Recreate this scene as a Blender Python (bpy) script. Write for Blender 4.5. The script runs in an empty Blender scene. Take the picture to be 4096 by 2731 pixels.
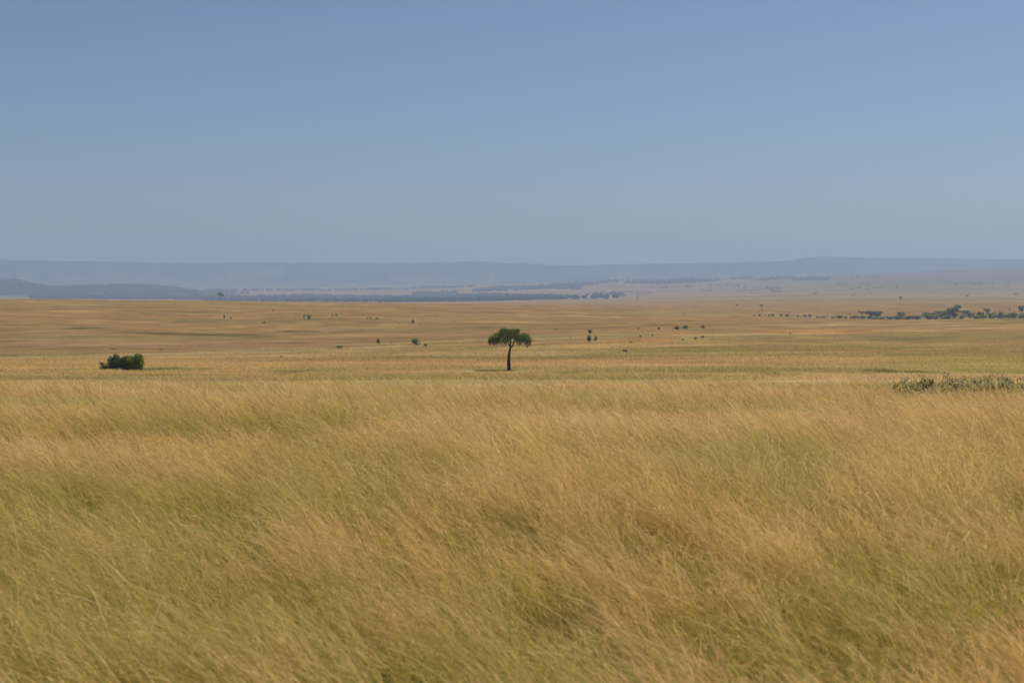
import bpy, math, numpy as np
from mathutils import Vector, Matrix

R = np.random.default_rng(7)
scene = bpy.context.scene
COL = scene.collection
F = 5627.0           # focal length in photo pixels (photo 4096 wide)
CU, HV = 2048.0, 1100.0   # principal column, horizon row of the photo
CAMH = 2.6

# ------------------------------------------------------------------ noise
def _hash(ix, iy, s):
    h = (ix.astype(np.int64) * 374761393 + iy.astype(np.int64) * 668265263 + s * 1274126177) & 0xffffffff
    h = ((h ^ (h >> 13)) * 1274126177) & 0xffffffff
    h = ((h ^ (h >> 16)) * 2246822519) & 0xffffffff
    return ((h ^ (h >> 15)) & 0xffffff) / float(0xffffff)
def vnoise(x, y, s=0):
    ix = np.floor(x); iy = np.floor(y); fx = x - ix; fy = y - iy
    fx = fx * fx * fx * (fx * (fx * 6 - 15) + 10); fy = fy * fy * fy * (fy * (fy * 6 - 15) + 10)
    a = _hash(ix, iy, s); b = _hash(ix + 1, iy, s); c = _hash(ix, iy + 1, s); d = _hash(ix + 1, iy + 1, s)
    return (a + (b - a) * fx) * (1 - fy) + (c + (d - c) * fx) * fy
def fbm(x, y, o=4, s=0):
    x = np.asarray(x, float); y = np.asarray(y, float)
    v = 0; amp = .5; t = 0
    for k in range(o):
        v = v + amp * vnoise(x + 17.3 * k, y - 9.1 * k, s + k * 13); t += amp; amp *= .5; x = x * 2.03; y = y * 2.03
    return v / t
def sstep(a, b, x):
    t = np.clip((x - a) / (b - a), 0, 1); return t * t * (3 - 2 * t)

# ------------------------------------------------------------------ terrain heights
TU = np.array([0, 820, 1640, 2460, 3280, 4096.])
TD = np.array([165, 188, 200, 212, 300, 420, 550, 700, 850, 1050, 1300, 1600, 2000, 3700, 5500, 6900, 8200, 9500, 10500, 11300, 12500, 17000.])
TV = np.array([
 [1506, 1506, 1506, 1506, 1506, 1506],
 [1496, 1496, 1496, 1496, 1496, 1496],
 [1480, 1480, 1480, 1480, 1480, 1480],
 [1466, 1465, 1464, 1464, 1464, 1464],
 [1445, 1440, 1430, 1420, 1417, 1415],
 [1421, 1407, 1390, 1372, 1365, 1355],
 [1382, 1378, 1362, 1337, 1324, 1311],
 [1322, 1332, 1330, 1313, 1292, 1269],
 [1266, 1284, 1290, 1296, 1298, 1289],
 [1222, 1238, 1254, 1275, 1288, 1289],
 [1197, 1202, 1224, 1249, 1272, 1279],
 [1206, 1206, 1211, 1228, 1242, 1242],
 [1222, 1216, 1213, 1222, 1214, 1210],
 [1210, 1211, 1212, 1203, 1186, 1180],
 [1203, 1206, 1207, 1185, 1157, 1147],
 [1190, 1190, 1190, 1158, 1133, 1113],
 [1177, 1171, 1165, 1133, 1113, 1086],
 [1167, 1161, 1155, 1118, 1100, 1067],
 [1161, 1156, 1150, 1124, 1108, 1082],
 [1157, 1152, 1147, 1132, 1118, 1102],
 [1148, 1146, 1142, 1134, 1124, 1120],
 [1138, 1136, 1132, 1126, 1120, 1116]], float)
DG = np.geomspace(165, 17000, 400)
TVI = np.stack([np.interp(np.log(DG), np.log(TD), TV[:, k]) for k in range(len(TU))], 1)
_k = np.hanning(11); _k /= _k.sum()
TVS = np.stack([np.convolve(np.pad(TVI[:, k], 5, 'edge'), _k, 'valid') for k in range(len(TU))], 1)
UG = np.linspace(-1400, 5500, 139)
def _rows(row):
    m = np.interp(UG, TU, row); kk = np.hanning(15); kk /= kk.sum()
    return np.convolve(np.pad(m, 7, 'edge'), kk, 'valid')
TGRID = np.stack([_rows(r) for r in TVS], 0)
ND = np.array([-20, 0, 5, 20, 30, 45, 60, 110, 150, 165, 175, 200.])
NZ = np.array([-2.6, -2.6, -2.6, -2.73, -3.02, -3.70, -5.3, -9.3, -11.2, -11.9, -12.5, -13.5])
def terrain_rel(x, y):
    """ground height relative to the camera at world x, y"""
    x = np.asarray(x, float); y = np.asarray(y, float)
    yy = np.clip(y, 8, 16900); u = CU + F * x / yy
    fu = np.clip((u - UG[0]) / (UG[1] - UG[0]), 0, len(UG) - 1.001); iu = fu.astype(int); fu = fu - iu
    fd = np.clip(np.log(np.maximum(yy, 165.01) / 165) / np.log(17000 / 165) * (len(DG) - 1), 0, len(DG) - 1.001); i = fd.astype(int); fd = fd - i
    v = (TGRID[i, iu] * (1 - fu) + TGRID[i, iu + 1] * fu) * (1 - fd) + (TGRID[i + 1, iu] * (1 - fu) + TGRID[i + 1, iu + 1] * fu) * fd
    zf = -(v - HV) / F * yy
    zn = np.interp(y, ND, NZ) + (fbm(x / 14, y / 10, 3, 5) - .5) * .48 * sstep(2, 14, y) * (1 - sstep(38, 60, y)) \
        + (fbm(x / 9, y / 9, 2, 9) - .5) * .25 * sstep(60, 90, y)
    w = sstep(165, 190, y)
    z = zn * (1 - w) + zf * w
    z = z + (fbm(x / 60, y / 45, 4, 21) - .5) * np.clip((y - 190) * .0035, 0, 2.2)
    return z
def ground(x, y): return terrain_rel(x, y) + CAMH
DS = np.geomspace(165, 12000, 4000); _pc = {}
def place(u, v, dmin=165.):
    """first visible ground point of photo column u at row v"""
    q = round(u / 4)
    if q not in _pc: _pc[q] = HV - F * terrain_rel((q * 4 - CU) / F * DS, DS) / DS
    vv = _pc[q]
    k = np.where((vv <= v) & (DS >= dmin))[0]
    d = DS[k[0]] if len(k) else DS[-1]
    return np.array([(u - CU) / F * d, d, float(ground((u - CU) / F * d, d))])
def place_d(u, d):
    x = (u - CU) / F * d; return np.array([x, d, float(ground(x, d))])

# ------------------------------------------------------------------ grass colours (albedo) as a function of the place
STRAW = np.array([.330, .222, .088]); PALE = np.array([.39, .275, .130]); GREEN = np.array([.175, .165, .036])
REDD = np.array([.30, .168, .072]); DKGREEN = np.array([.085, .095, .028]); OLIVE = np.array([.24, .185, .055]); BLUEG = np.array([.14, .165, .075])
ORANGE = np.array([.37, .205, .070])
PATCH = []
def patch(u, v, hw, hh, colr, amt, tilt=0.):
    c = place(u, v); d = c[1]
    d0 = place(u, v + hh)[1]; d1 = place(u, max(v - hh, 1120))[1]
    PATCH.append((c[0], d, hw * d / F, max((abs(d1 - d0)) * .5, 3.), colr, amt, tilt))
for a in [(350, 1313, 95, 5, DKGREEN, .75), (300, 1300, 190, 4, OLIVE, .6), (700, 1336, 170, 5, DKGREEN, .6), (900, 1342, 170, 6, DKGREEN, .7), (1060, 1347, 90, 4, DKGREEN, .4),
          (1205, 1325, 95, 4, DKGREEN, .75), (1340, 1276, 110, 3, DKGREEN, .55), (1236, 1278, 60, 3, DKGREEN, .5), (1510, 1280, 60, 3, DKGREEN, .5),
          (1210, 1410, 130, 4, OLIVE, .7), (1930, 1250, 190, 5, DKGREEN, .4), (1250, 1486, 190, 6, GREEN, .6), (1160, 1490, 60, 5, DKGREEN, .5),
          (3560, 1489, 95, 8, DKGREEN, .8), (3700, 1493, 50, 5, DKGREEN, .8), (3950, 1490, 130, 8, GREEN, .6), (3100, 1500, 90, 6, GREEN, .6), (2860, 1391, 230, 8, OLIVE, .8), (3300, 1378, 240, 6, OLIVE, .7),
          (2900, 1408, 170, 4, GREEN, .5), (3620, 1362, 160, 6, GREEN, .5), (3900, 1362, 200, 5, OLIVE, .7), (3540, 1330, 150, 4, OLIVE, .7), (3650, 1422, 110, 5, GREEN, .5),
          (3700, 1455, 200, 6, OLIVE, .6), (2600, 1420, 250, 6, OLIVE, .5), (2150, 1435, 240, 6, OLIVE, .5), (2270, 1497, 60, 5, GREEN, .6), (2950, 1480, 300, 8, OLIVE, .5),
          (560, 1260, 300, 10, REDD, .5), (100, 1238, 260, 8, REDD, .6), (420, 1275, 330, 7, REDD, .5), (950, 1262, 160, 8, REDD, .5), (60, 1272, 120, 5, REDD, .6), (60, 1300, 140, 5, OLIVE, .7),
          (2560, 1361, 150, 8, ORANGE, .7), (2720, 1333, 110, 5, ORANGE, .8), (3230, 1325, 280, 13, ORANGE, .55), (3440, 1323, 130, 6, ORANGE, .7), (3700, 1312, 80, 4, REDD, .5), (2200, 1375, 200, 8, ORANGE, .3), (4020, 1298, 120, 8, ORANGE, .5),
          (640, 1478, 85, 6, DKGREEN, .8), (760, 1478, 110, 5, GREEN, .7), (300, 1481, 160, 4, GREEN, .6), (1930, 1392, 70, 5, GREEN, .5), (1360, 1388, 46, 5, GREEN, .6), (1980, 1480, 110, 5, GREEN, .45), (60, 1364, 60, 3, DKGREEN, .6),
          (90, 1395, 250, 8, OLIVE, .5), (700, 1360, 400, 5, OLIVE, .45), (1400, 1300, 250, 4, OLIVE, .4), (3700, 1218, 120, 3, GREEN, .5), (3900, 1216, 180, 3, GREEN, .4), (2700, 1300, 260, 4, OLIVE, .5), (2500, 1278, 260, 4, REDD, .3)]:
    patch(*a)
# patches on the near field: x, y, half width, half depth
for a in [(2.9, 15.6, 1.15, 1.0, BLUEG, .8), (-2.6, 8.4, 2.2, 1.5, GREEN, .6), (-4.2, 12.2, 1.6, 1.4, GREEN, .5), (.1, 7.4, .9, .7, GREEN, .7), (1.9, 7.8, .8, .7, OLIVE, .6), (-6, 26, 5, 1.6, GREEN, .5), (1.48, 9.9, .4, .4, OLIVE, .9), (-2.8, 12.5, 1.8, 1.1, GREEN, .55), (0.2, 9.0, .7, .7, GREEN, .4), (1.2, 17.2, 2.4, 2.2, PALE, .5), (1.6, 13.2, 1.2, .8, REDD, .45),
          (-4.6, 9.6, 1.5, 1.5, GREEN, .45), (-8, 18, 2.6, 1.0, OLIVE, .6), (-3, 19.5, 2.6, 1.2, OLIVE, .6), (-10, 30, 4, 1.4, REDD, .4), (9.5, 19, 2.2, 2.4, REDD, .45), (4.2, 19.5, 3.5, 1.6, PALE, .35), (3, 26, 6, 1.8, OLIVE, .6), (13, 26, 4, 3, OLIVE, .5), (0, 33, 8, 1.6, GREEN, .35), (7, 31, 5, 1.2, PALE, .5), (3.2, 9.3, 1.2, .9, GREEN, .45), (-1.2, 15.4, 1.6, .8, GREEN, .5)]:
    PATCH.append((a[0], a[1], a[2], a[3], a[4], a[5], 0.))
RISE = np.array([place(u, v)[:2] for (u, v) in [(0, 1425), (400, 1413), (820, 1400), (1240, 1385), (1640, 1368), (2040, 1345), (2460, 1327), (2870, 1308), (3280, 1291), (3700, 1279), (4096, 1268)]])
RISE_T = RISE[:, 0] / RISE[:, 1]
def grass_colour(x, y):
    x = np.asarray(x, float); y = np.asarray(y, float)
    s = np.clip(y / 26., .45, 72)
    far = sstep(150, 500, y)
    # patches get larger with the hills they grow on; streaks lie along the contour lines
    def lay(sc, k, o=4, st=2.6): return fbm(x / (sc * st), y / sc, o, k)
    n1 = np.where(y < 120, lay(1.9, 31), lay(34., 33, 4, 1.7)); n2 = np.where(y < 120, lay(4.5, 41), lay(80., 43, 4, 1.7)); n3 = np.where(y < 120, lay(3.0, 51), lay(52., 53, 4, 1.7))
    c = np.broadcast_to(STRAW, x.shape + (3,)).copy()
    def mix(c, col, w): return c + (col - c) * w[..., None]
    c = mix(c, PALE, sstep(.52, .74, n1) * .8)
    c = mix(c, OLIVE, sstep(.50, .66, n2) * (.75 - .25 * far))
    c = mix(c, GREEN, sstep(.60, .76, n3) * (.45 - .25 * far))
    c = mix(c, REDD, sstep(.58, .74, 1 - n3) * (.20 * sstep(8, 22, y) + .12 * far))
    for (px, py, rx, ry, col, amt, t) in PATCH:
        m = (np.abs(x - px) < 2.2 * rx) & (np.abs(y - py) < 2.2 * ry)
        if not m.any(): continue
        q = ((x[m] - px) / rx) ** 2 + ((y[m] - py) / ry) ** 2
        jag = fbm(x[m] / rx * 3.1, y[m] / ry * 3.1, 3, int(abs(px * 7)) % 97)
        w = amt * sstep(1.5, .35, q + (jag - .5) * 1.3)
        c[m] = c[m] + (col - c[m]) * w[:, None]
    rd = np.interp(x / np.maximum(y, 1), RISE_T, RISE[:, 1]) * (1 + .06 * (fbm(x / 45, y / 900, 3, 64) - .5)); rr = y / rd
    back = sstep(.985, 1.02, rr) * (1 - .55 * sstep(1.15, 1.9, rr)) * sstep(160, 200, y)
    c = c * (1 - back[..., None] * np.array([.11, .17, .17]))               # browner, darker grass colour on the slope behind the rise
    streak = fbm(x / 150., y / 26., 4, 66); c = c * (1 + ((streak - .5) * .42 * sstep(150, 260, y))[..., None])
    st2 = fbm(x / 17., y / 24., 4, 68); st3 = fbm(x / 26., y / 30., 3, 69); f2 = sstep(220, 480, y)
    c = c * (1 + ((st2 - .5) * .50 * f2)[..., None]); c = c + (REDD - c) * (.55 * f2 * sstep(.55, .75, st3) * (1 - sstep(1500, 2500, y)))[..., None]
    fine = fbm(x / np.where(y < 120, .5, 7.) / 2, y / np.where(y < 120, .5, 7.), 3, 77)
    c = c * (0.80 + .40 * fine)[..., None]
    return c

# ------------------------------------------------------------------ materials
def mat(name):
    m = bpy.data.materials.new(name); m.use_nodes = True; n = m.node_tree.nodes; l = m.node_tree.links
    for q in list(n): n.remove(q)
    out = n.new('ShaderNodeOutputMaterial'); return m, n, l, out
def leaf_mat(name, trans=.4, attr='Col', gloss=0.0):
    m, n, l, o = mat(name)
    a = n.new('ShaderNodeAttribute'); a.attribute_name = attr
    d = n.new('ShaderNodeBsdfDiffuse'); t = n.new('ShaderNodeBsdfTranslucent'); mx = n.new('ShaderNodeMixShader'); mx.inputs[0].default_value = trans
    l.new(a.outputs['Color'], d.inputs['Color']); l.new(a.outputs['Color'], t.inputs['Color'])
    l.new(d.outputs[0], mx.inputs[1]); l.new(t.outputs[0], mx.inputs[2])
    last = mx
    if gloss > 0:
        g = n.new('ShaderNodeBsdfGlossy'); g.inputs['Roughness'].default_value = .5; m2 = n.new('ShaderNodeMixShader'); m2.inputs[0].default_value = gloss
        l.new(mx.outputs[0], m2.inputs[1]); l.new(g.outputs[0], m2.inputs[2]); last = m2
    l.new(last.outputs[0], o.inputs['Surface']); return m
def noise_mat(name, c1, c2, scale, detail=6, bump=0.0, stretch=(1, 1, 1), rough=.9):
    m, n, l, o = mat(name)
    tc = n.new('ShaderNodeTexCoord'); mp = n.new('ShaderNodeMapping'); mp.inputs['Scale'].default_value = stretch
    t = n.new('ShaderNodeTexNoise'); t.inputs['Scale'].default_value = scale; t.inputs['Detail'].default_value = detail
    cr = n.new('ShaderNodeValToRGB'); cr.color_ramp.elements[0].position = .35; cr.color_ramp.elements[1].position = .66
    cr.color_ramp.elements[0].color = (*c1, 1); cr.color_ramp.elements[1].color = (*c2, 1)
    b = n.new('ShaderNodeBsdfPrincipled'); b.inputs['Roughness'].default_value = rough; b.inputs['Specular IOR Level'].default_value = .15
    l.new(tc.outputs['Object'], mp.inputs['Vector']); l.new(mp.outputs[0], t.inputs['Vector']); l.new(t.outputs['Fac'], cr.inputs[0]); l.new(cr.outputs[0], b.inputs['Base Color'])
    if bump:
        bp = n.new('ShaderNodeBump'); bp.inputs['Strength'].default_value = bump; bp.inputs['Distance'].default_value = .05; l.new(t.outputs['Fac'], bp.inputs['Height']); l.new(bp.outputs[0], b.inputs['Normal'])
    l.new(b.outputs[0], o.inputs['Surface']); return m
def ground_mat():
    m, n, l, o = mat('dry_ground')
    a = n.new('ShaderNodeAttribute'); a.attribute_name = 'Col'
    g = n.new('ShaderNodeNewGeometry')
    def nz(scale, st):
        mp = n.new('ShaderNodeMapping'); mp.inputs['Scale'].default_value = st
        t = n.new('ShaderNodeTexNoise'); t.inputs['Scale'].default_value = scale; t.inputs['Detail'].default_value = 7; t.inputs['Roughness'].default_value = .65
        l.new(g.outputs['Position'], mp.inputs['Vector']); l.new(mp.outputs[0], t.inputs['Vector']); return t
    t1 = nz(.16, (.55, 1, 1)); t2 = nz(.02, (.55, 1, 1))
    mr1 = n.new('ShaderNodeMapRange'); mr1.inputs[1].default_value = .3; mr1.inputs[2].default_value = .7; mr1.inputs[3].default_value = .78; mr1.inputs[4].default_value = 1.18
    mr2 = n.new('ShaderNodeMapRange'); mr2.inputs[1].default_value = .3; mr2.inputs[2].default_value = .7; mr2.inputs[3].default_value = .86; mr2.inputs[4].default_value = 1.12
    l.new(t1.outputs['Fac'], mr1.inputs[0]); l.new(t2.outputs['Fac'], mr2.inputs[0])
    ml = n.new('ShaderNodeMath'); ml.operation = 'MULTIPLY'; l.new(mr1.outputs[0], ml.inputs[0]); l.new(mr2.outputs[0], ml.inputs[1])
    vm = n.new('ShaderNodeVectorMath'); vm.operation = 'SCALE'; l.new(a.outputs['Color'], vm.inputs[0]); l.new(ml.outputs[0], vm.inputs['Scale'])
    d = n.new('ShaderNodeBsdfDiffuse'); l.new(vm.outputs[0], d.inputs['Color'])
    bp = n.new('ShaderNodeBump'); bp.inputs['Strength'].default_value = .35; bp.inputs['Distance'].default_value = .6; l.new(t1.outputs['Fac'], bp.inputs['Height']); l.new(bp.outputs[0], d.inputs['Normal'])
    l.new(d.outputs[0], o.inputs['Surface']); return m

M_GROUND = ground_mat()
M_GRASS = leaf_mat('grass_blades', .45)
M_LEAF = leaf_mat('leaves', .35, gloss=.012)
M_BARK = noise_mat('bark', (.030, .023, .018), (.115, .088, .066), 7, bump=.9, stretch=(3, 3, .7))
M_TWIG = noise_mat('dry_twigs', (.07, .045, .03), (.16, .11, .075), 9)
M_BIRD = noise_mat('dark_feathers', (.012, .012, .014), (.035, .032, .03), 20)
M_STUMP = noise_mat('dead_wood', (.035, .03, .03), (.10, .085, .08), 4, bump=.5)

# ------------------------------------------------------------------ mesh helpers
def new_mesh(name, verts, faces, col=None, smooth=False):
    """verts (N,3), faces (M,k) index array; col (N,3) linear albedo"""
    verts = np.ascontiguousarray(verts, np.float32); faces = np.asarray(faces, np.int32)
    me = bpy.data.meshes.new(name); nf, k = faces.shape
    me.vertices.add(len(verts)); me.vertices.foreach_set('co', verts.ravel())
    me.loops.add(nf * k); me.loops.foreach_set('vertex_index', faces.ravel())
    me.polygons.add(nf); me.polygons.foreach_set('loop_start', np.arange(0, nf * k, k, dtype=np.int32))
    if smooth: me.polygons.foreach_set('use_smooth', np.ones(nf, bool))
    if col is not None:
        at = me.attributes.new('Col', 'FLOAT_COLOR', 'POINT')
        c4 = np.ones((len(verts), 4), np.float32); c4[:, :3] = np.clip(col, 0.002, .95); at.data.foreach_set('color', c4.ravel())
    me.update(calc_edges=True); return me
def link(name, me, m=None, parent=None):
    o = bpy.data.objects.new(name, me); COL.objects.link(o)
    if m is not None and me is not None and not me.materials: me.materials.append(m)
    if parent is not None: o.parent = parent
    return o
def tag(o, label, cat=None, group=None, kind=None):
    o['label'] = label
    if cat: o['category'] = cat
    if group: o['group'] = group
    if kind: o['kind'] = kind
    return o
def empty(name, loc):
    o = bpy.data.objects.new(name, None); o.empty_display_size = .2; COL.objects.link(o); o.location = loc; return o
def tube(pts, rad, n=8, wob=0., rng=R):
    pts = np.asarray(pts, float); rad = np.asarray(rad, float)
    t = np.gradient(pts, axis=0); t /= np.linalg.norm(t, axis=1)[:, None] + 1e-9
    up = np.array([.13, 1., .21]); s = np.cross(t, up); s /= np.linalg.norm(s, axis=1)[:, None] + 1e-9; b = np.cross(s, t)
    a = np.linspace(0, 2 * np.pi, n, endpoint=False)
    rr = rad[:, None] * (1 + wob * (rng.random((len(pts), n)) - .5))
    v = pts[:, None] + rr[..., None] * (np.cos(a)[None, :, None] * s[:, None] + np.sin(a)[None, :, None] * b[:, None])
    v = v.reshape(-1, 3); f = []
    i = np.arange(len(pts) - 1)[:, None] * n; j = np.arange(n)[None]; j2 = (j + 1) % n
    f = np.stack([i + j, i + j2, i + n + j2, i + n + j], -1).reshape(-1, 4)
    return v, f
def smooth_path(pts, rad, k=4):
    pts = np.asarray(pts, float); n = len(pts); t = np.linspace(0, n - 1, (n - 1) * k + 1)
    out = []
    for q in t:
        i = min(int(q), n - 2); f = q - i
        p0 = pts[max(i - 1, 0)]; p1 = pts[i]; p2 = pts[i + 1]; p3 = pts[min(i + 2, n - 1)]
        out.append(.5 * (2 * p1 + (p2 - p0) * f + (2 * p0 - 5 * p1 + 4 * p2 - p3) * f ** 2 + (3 * p1 - p0 - 3 * p2 + p3) * f ** 3))
    return np.array(out), np.interp(t, np.arange(n), rad)
def join(parts):
    V = []; Fc = []; k = 0
    for v, f in parts: V.append(v); Fc.append(np.asarray(f) + k); k += len(v)
    return np.concatenate(V), np.concatenate(Fc)
def leaves(cent, size, aspect, colr, rng, up=.0, out=None, jitter=.25):
    """one quad leaf per centre: returns verts, faces, colours"""
    n = len(cent); a = rng.normal(size=(n, 3)); a[:, 2] += up
    if out is not None: a += out
    a /= np.linalg.norm(a, axis=1)[:, None]
    b = np.cross(a, rng.normal(size=(n, 3))); b /= np.linalg.norm(b, axis=1)[:, None] + 1e-9
    s = np.broadcast_to(size, (n,)) * (1 + .5 * (rng.random(n) - .5))
    la = a * s[:, None] * .5; lb = b * (s * aspect)[:, None] * .5
    v = np.stack([cent - la, cent + lb - la * .1, cent + la, cent - lb - la * .1], 1).reshape(-1, 3)
    f = np.arange(n * 4).reshape(n, 4)
    c = np.broadcast_to(colr, (n, 3)) * (1 + jitter * (rng.random((n, 1)) - .5) * 2) * (1 + .16 * (rng.random((n, 3)) - .5))
    return v, f, np.repeat(c, 4, 0)
def blob_points(n, c, r, rng, shell=.55):
    d = rng.normal(size=(n, 3)); d /= np.linalg.norm(d, axis=1)[:, None]
    q = shell + (1 - shell) * rng.random(n) ** .6
    return np.asarray(c) + d * q[:, None] * np.asarray(r), d

# ------------------------------------------------------------------ setting: ground
def build_ground():
    s = np.concatenate([np.linspace(-1.1, -.42, 40, endpoint=False), np.linspace(-.42, .42, 760), np.linspace(.42, 1.1, 41)[1:]])
    y = np.concatenate([np.linspace(-14, 50, 90, endpoint=False), np.linspace(50, 165, 25, endpoint=False), np.geomspace(165, 1500, 420, endpoint=False), np.geomspace(1500, 16800, 190)])
    Y, S = np.meshgrid(y, s, indexing='ij'); X = S * (Y + 30)
    Z = ground(X, Y)
    c = grass_colour(X.ravel(), Y.ravel())
    near = (1 - sstep(60, 150, Y.ravel()))[:, None]
    c = c * (1 - near) + (c * .35 + np.array([.24, .20, .07]) * .65) * near     # litter and soil between the stems
    # the far plains are a paler, pinker grass
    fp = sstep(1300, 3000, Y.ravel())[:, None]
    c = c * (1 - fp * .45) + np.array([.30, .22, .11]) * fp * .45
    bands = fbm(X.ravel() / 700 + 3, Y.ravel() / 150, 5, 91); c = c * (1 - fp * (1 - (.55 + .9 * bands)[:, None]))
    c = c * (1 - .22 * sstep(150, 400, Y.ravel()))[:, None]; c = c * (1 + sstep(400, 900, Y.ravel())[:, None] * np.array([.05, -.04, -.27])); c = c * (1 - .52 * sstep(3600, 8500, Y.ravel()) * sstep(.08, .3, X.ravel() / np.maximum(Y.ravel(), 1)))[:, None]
    nx = len(s); i = np.arange(len(y) - 1)[:, None] * nx; j = np.arange(nx - 1)[None]
    f = np.stack([i + j, i + j + 1, i + nx + j + 1, i + nx + j], -1).reshape(-1, 4)
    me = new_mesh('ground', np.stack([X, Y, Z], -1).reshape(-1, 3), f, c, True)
    tag(link('ground', me, M_GROUND), 'rolling golden savanna plain falling away to a hazy valley', 'ground', kind='structure')
build_ground()

# ------------------------------------------------------------------ setting: escarpment and wooded hills
def build_escarpment():
    TOPU = [-2400, -600, 0, 200, 400, 560, 820, 1100, 1300, 1640, 1900, 2000, 2240, 2460, 2900, 3130, 3185, 3230, 3290, 3400, 3480, 3700, 4096, 4600, 6400]
    TOPV = [1030, 1034, 1037, 1044, 1045, 1050, 1052, 1051, 1051, 1051, 1046, 1050, 1061, 1058, 1050, 1045, 1039, 1029, 1026, 1027, 1032, 1034, 1037, 1040, 1045]
    u = np.linspace(-2400, 6400, 1500); rows = np.linspace(0, 1, 44)
    top = np.interp(u, TOPU, TOPV)
    U, T = np.meshgrid(u, rows)
    gul = fbm(U / 190, T * 1.6, 4, 61); gul2 = fbm(U / 60, T * 1.2 + 5, 3, 67)
    Y = 11300 + T * 1600 + (gul - .5) * 850 * np.sin(np.pi * np.clip(T, 0, 1)) + (gul2 - .5) * 230 * np.sin(np.pi * T)
    ztop = -(np.interp(U, TOPU, TOPV) - HV) / F * 12900
    zb = -(1152 - HV) / F * 11300 - 12
    prof = np.interp(T, [0, .18, .45, .75, .92, 1], [0, .07, .28, .66, .95, 1])
    Z = zb + (ztop - zb) * prof + (fbm(U / 14, T * 3, 2, 71) - .5) * 9 * T + (gul - .5) * 40 * np.sin(np.pi * T)
    X = (U - CU) / F * Y
    # plateau behind the rim
    X = np.vstack([X, (u - CU) / F * 16600]); Y = np.vstack([Y, np.full_like(u, 16600)]); Z = np.vstack([Z, Z[-1] - 10])
    wood = sstep(.42, .70, fbm(U / 85, T * 4, 5, 83) * .62 + T * .50)
    c = np.array([.125, .112, .065]) * (1 - wood[..., None]) + np.array([.020, .030, .014]) * wood[..., None]  # wooded and open slope colours; their contrast also paints in gully relief brightness
    c = np.concatenate([c.reshape(-1, 3), np.broadcast_to([.05, .06, .03], (len(u), 3))])
    nx = len(u); i = np.arange(X.shape[0] - 1)[:, None] * nx; j = np.arange(nx - 1)[None]
    f = np.stack([i + j, i + j + 1, i + nx + j + 1, i + nx + j], -1).reshape(-1, 4)
    V = np.stack([X, Y, Z + CAMH], -1).reshape(-1, 3)
    tag(link('escarpment', new_mesh('escarpment', V, f, c, True), M_GROUND), 'long flat-topped blue escarpment along the horizon', 'hills', kind='structure')
build_escarpment()

HILLU = [-1500, -500, -200, 0, 28, 48, 60, 88, 140, 210, 245, 310, 385, 490, 595, 684, 770, 825, 900]
HILLV = [1105, 1112, 1116, 1119, 1121, 1123, 1121, 1130, 1141, 1153, 1152, 1149, 1146, 1143, 1146, 1151, 1165, 1171, 1180]
def hill_z(u): return -(np.interp(u, HILLU, HILLV) - HV) / F * 7900
def build_hills():
    u = np.linspace(-1500, 900, 420); t = np.linspace(-1, 1, 25)
    U, T = np.meshgrid(u, t); Y = 7900 + T * 500; X = (U - CU) / F * Y
    base = terrain_rel(X, Y) - 6; top = np.maximum(hill_z(U), base)
    Z = base + (top - base) * (1 - np.abs(T) ** 1.6) + (fbm(X / 90, Y / 90, 3, 15) - .5) * 10
    c = np.array([.045, .058, .026]) * (.8 + .5 * fbm(X / 60, Y / 60, 3, 18))[..., None]
    nx = len(u); i = np.arange(len(t) - 1)[:, None] * nx; j = np.arange(nx - 1)[None]
    f = np.stack([i + j, i + j + 1, i + nx + j + 1, i + nx + j], -1).reshape(-1, 4)
    tag(link('wooded_hills', new_mesh('wooded_hills', np.stack([X, Y, Z + CAMH], -1).reshape(-1, 3), f, c.reshape(-1, 3), True), M_GROUND), 'dark wooded hills rising from the valley below the escarpment', 'hills', kind='structure')
build_hills()

# ------------------------------------------------------------------ far woods: one mass of crowns each
_ico = None
def ico():
    global _ico
    if _ico is None:
        import bmesh
        bm = bmesh.new(); bmesh.ops.create_icosphere(bm, subdivisions=1, radius=1); bm.verts.ensure_lookup_table()
        _ico = (np.array([v.co[:] for v in bm.verts]), np.array([[q.index for q in f.verts] for f in bm.faces])); bm.free()
    return _ico
def crowns(P, w, h, rng, colr):
    """lumpy tree crowns standing at P"""
    iv, fv = ico(); n = len(P); k = len(iv)
    V = iv[None] * (1 + .55 * (rng.random((n, k, 1)) - .5)); a = rng.random(n) * 6.28
    ca, sa = np.cos(a)[:, None], np.sin(a)[:, None]
    x = V[..., 0] * ca - V[..., 1] * sa; y = V[..., 0] * sa + V[..., 1] * ca
    V = np.stack([x * w[:, None] * .5, y * w[:, None] * .5, (V[..., 2] * .5 + .46) * h[:, None]], -1) + P[:, None]
    Fc = (fv[None] + (np.arange(n) * k)[:, None, None]).reshape(-1, 3)
    c = np.broadcast_to(colr, (n, 1, 3)) * (.5 + 1.1 * rng.random((n, 1, 1))) * np.ones((1, k, 1))
    return V.reshape(-1, 3), Fc, c.reshape(-1, 3)
def belt(poly, n, rng, dmin=1650., ragged=.5):
    """n tree positions between polylines [(u, vtop, vbottom), ...]"""
    pu = [p[0] for p in poly]; out = []
    wts = np.array([abs(p[2] - p[1]) for p in poly], float)
    us = rng.uniform(pu[0], pu[-1], n * 3); hv = np.interp(us, pu, wts); us = us[rng.random(n * 3) < hv / wts.max()][:n]
    for u in us:
        a = np.interp(u, pu, [p[1] for p in poly]); b = np.interp(u, pu, [p[2] for p in poly])
        v = a + (b - a) * rng.random()
        if fbm(np.array([u / 40.]), np.array([v / 5.]), 3, 3)[0] < ragged * .75: continue
        out.append(place(u, v, dmin))
    return np.array(out)
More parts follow.
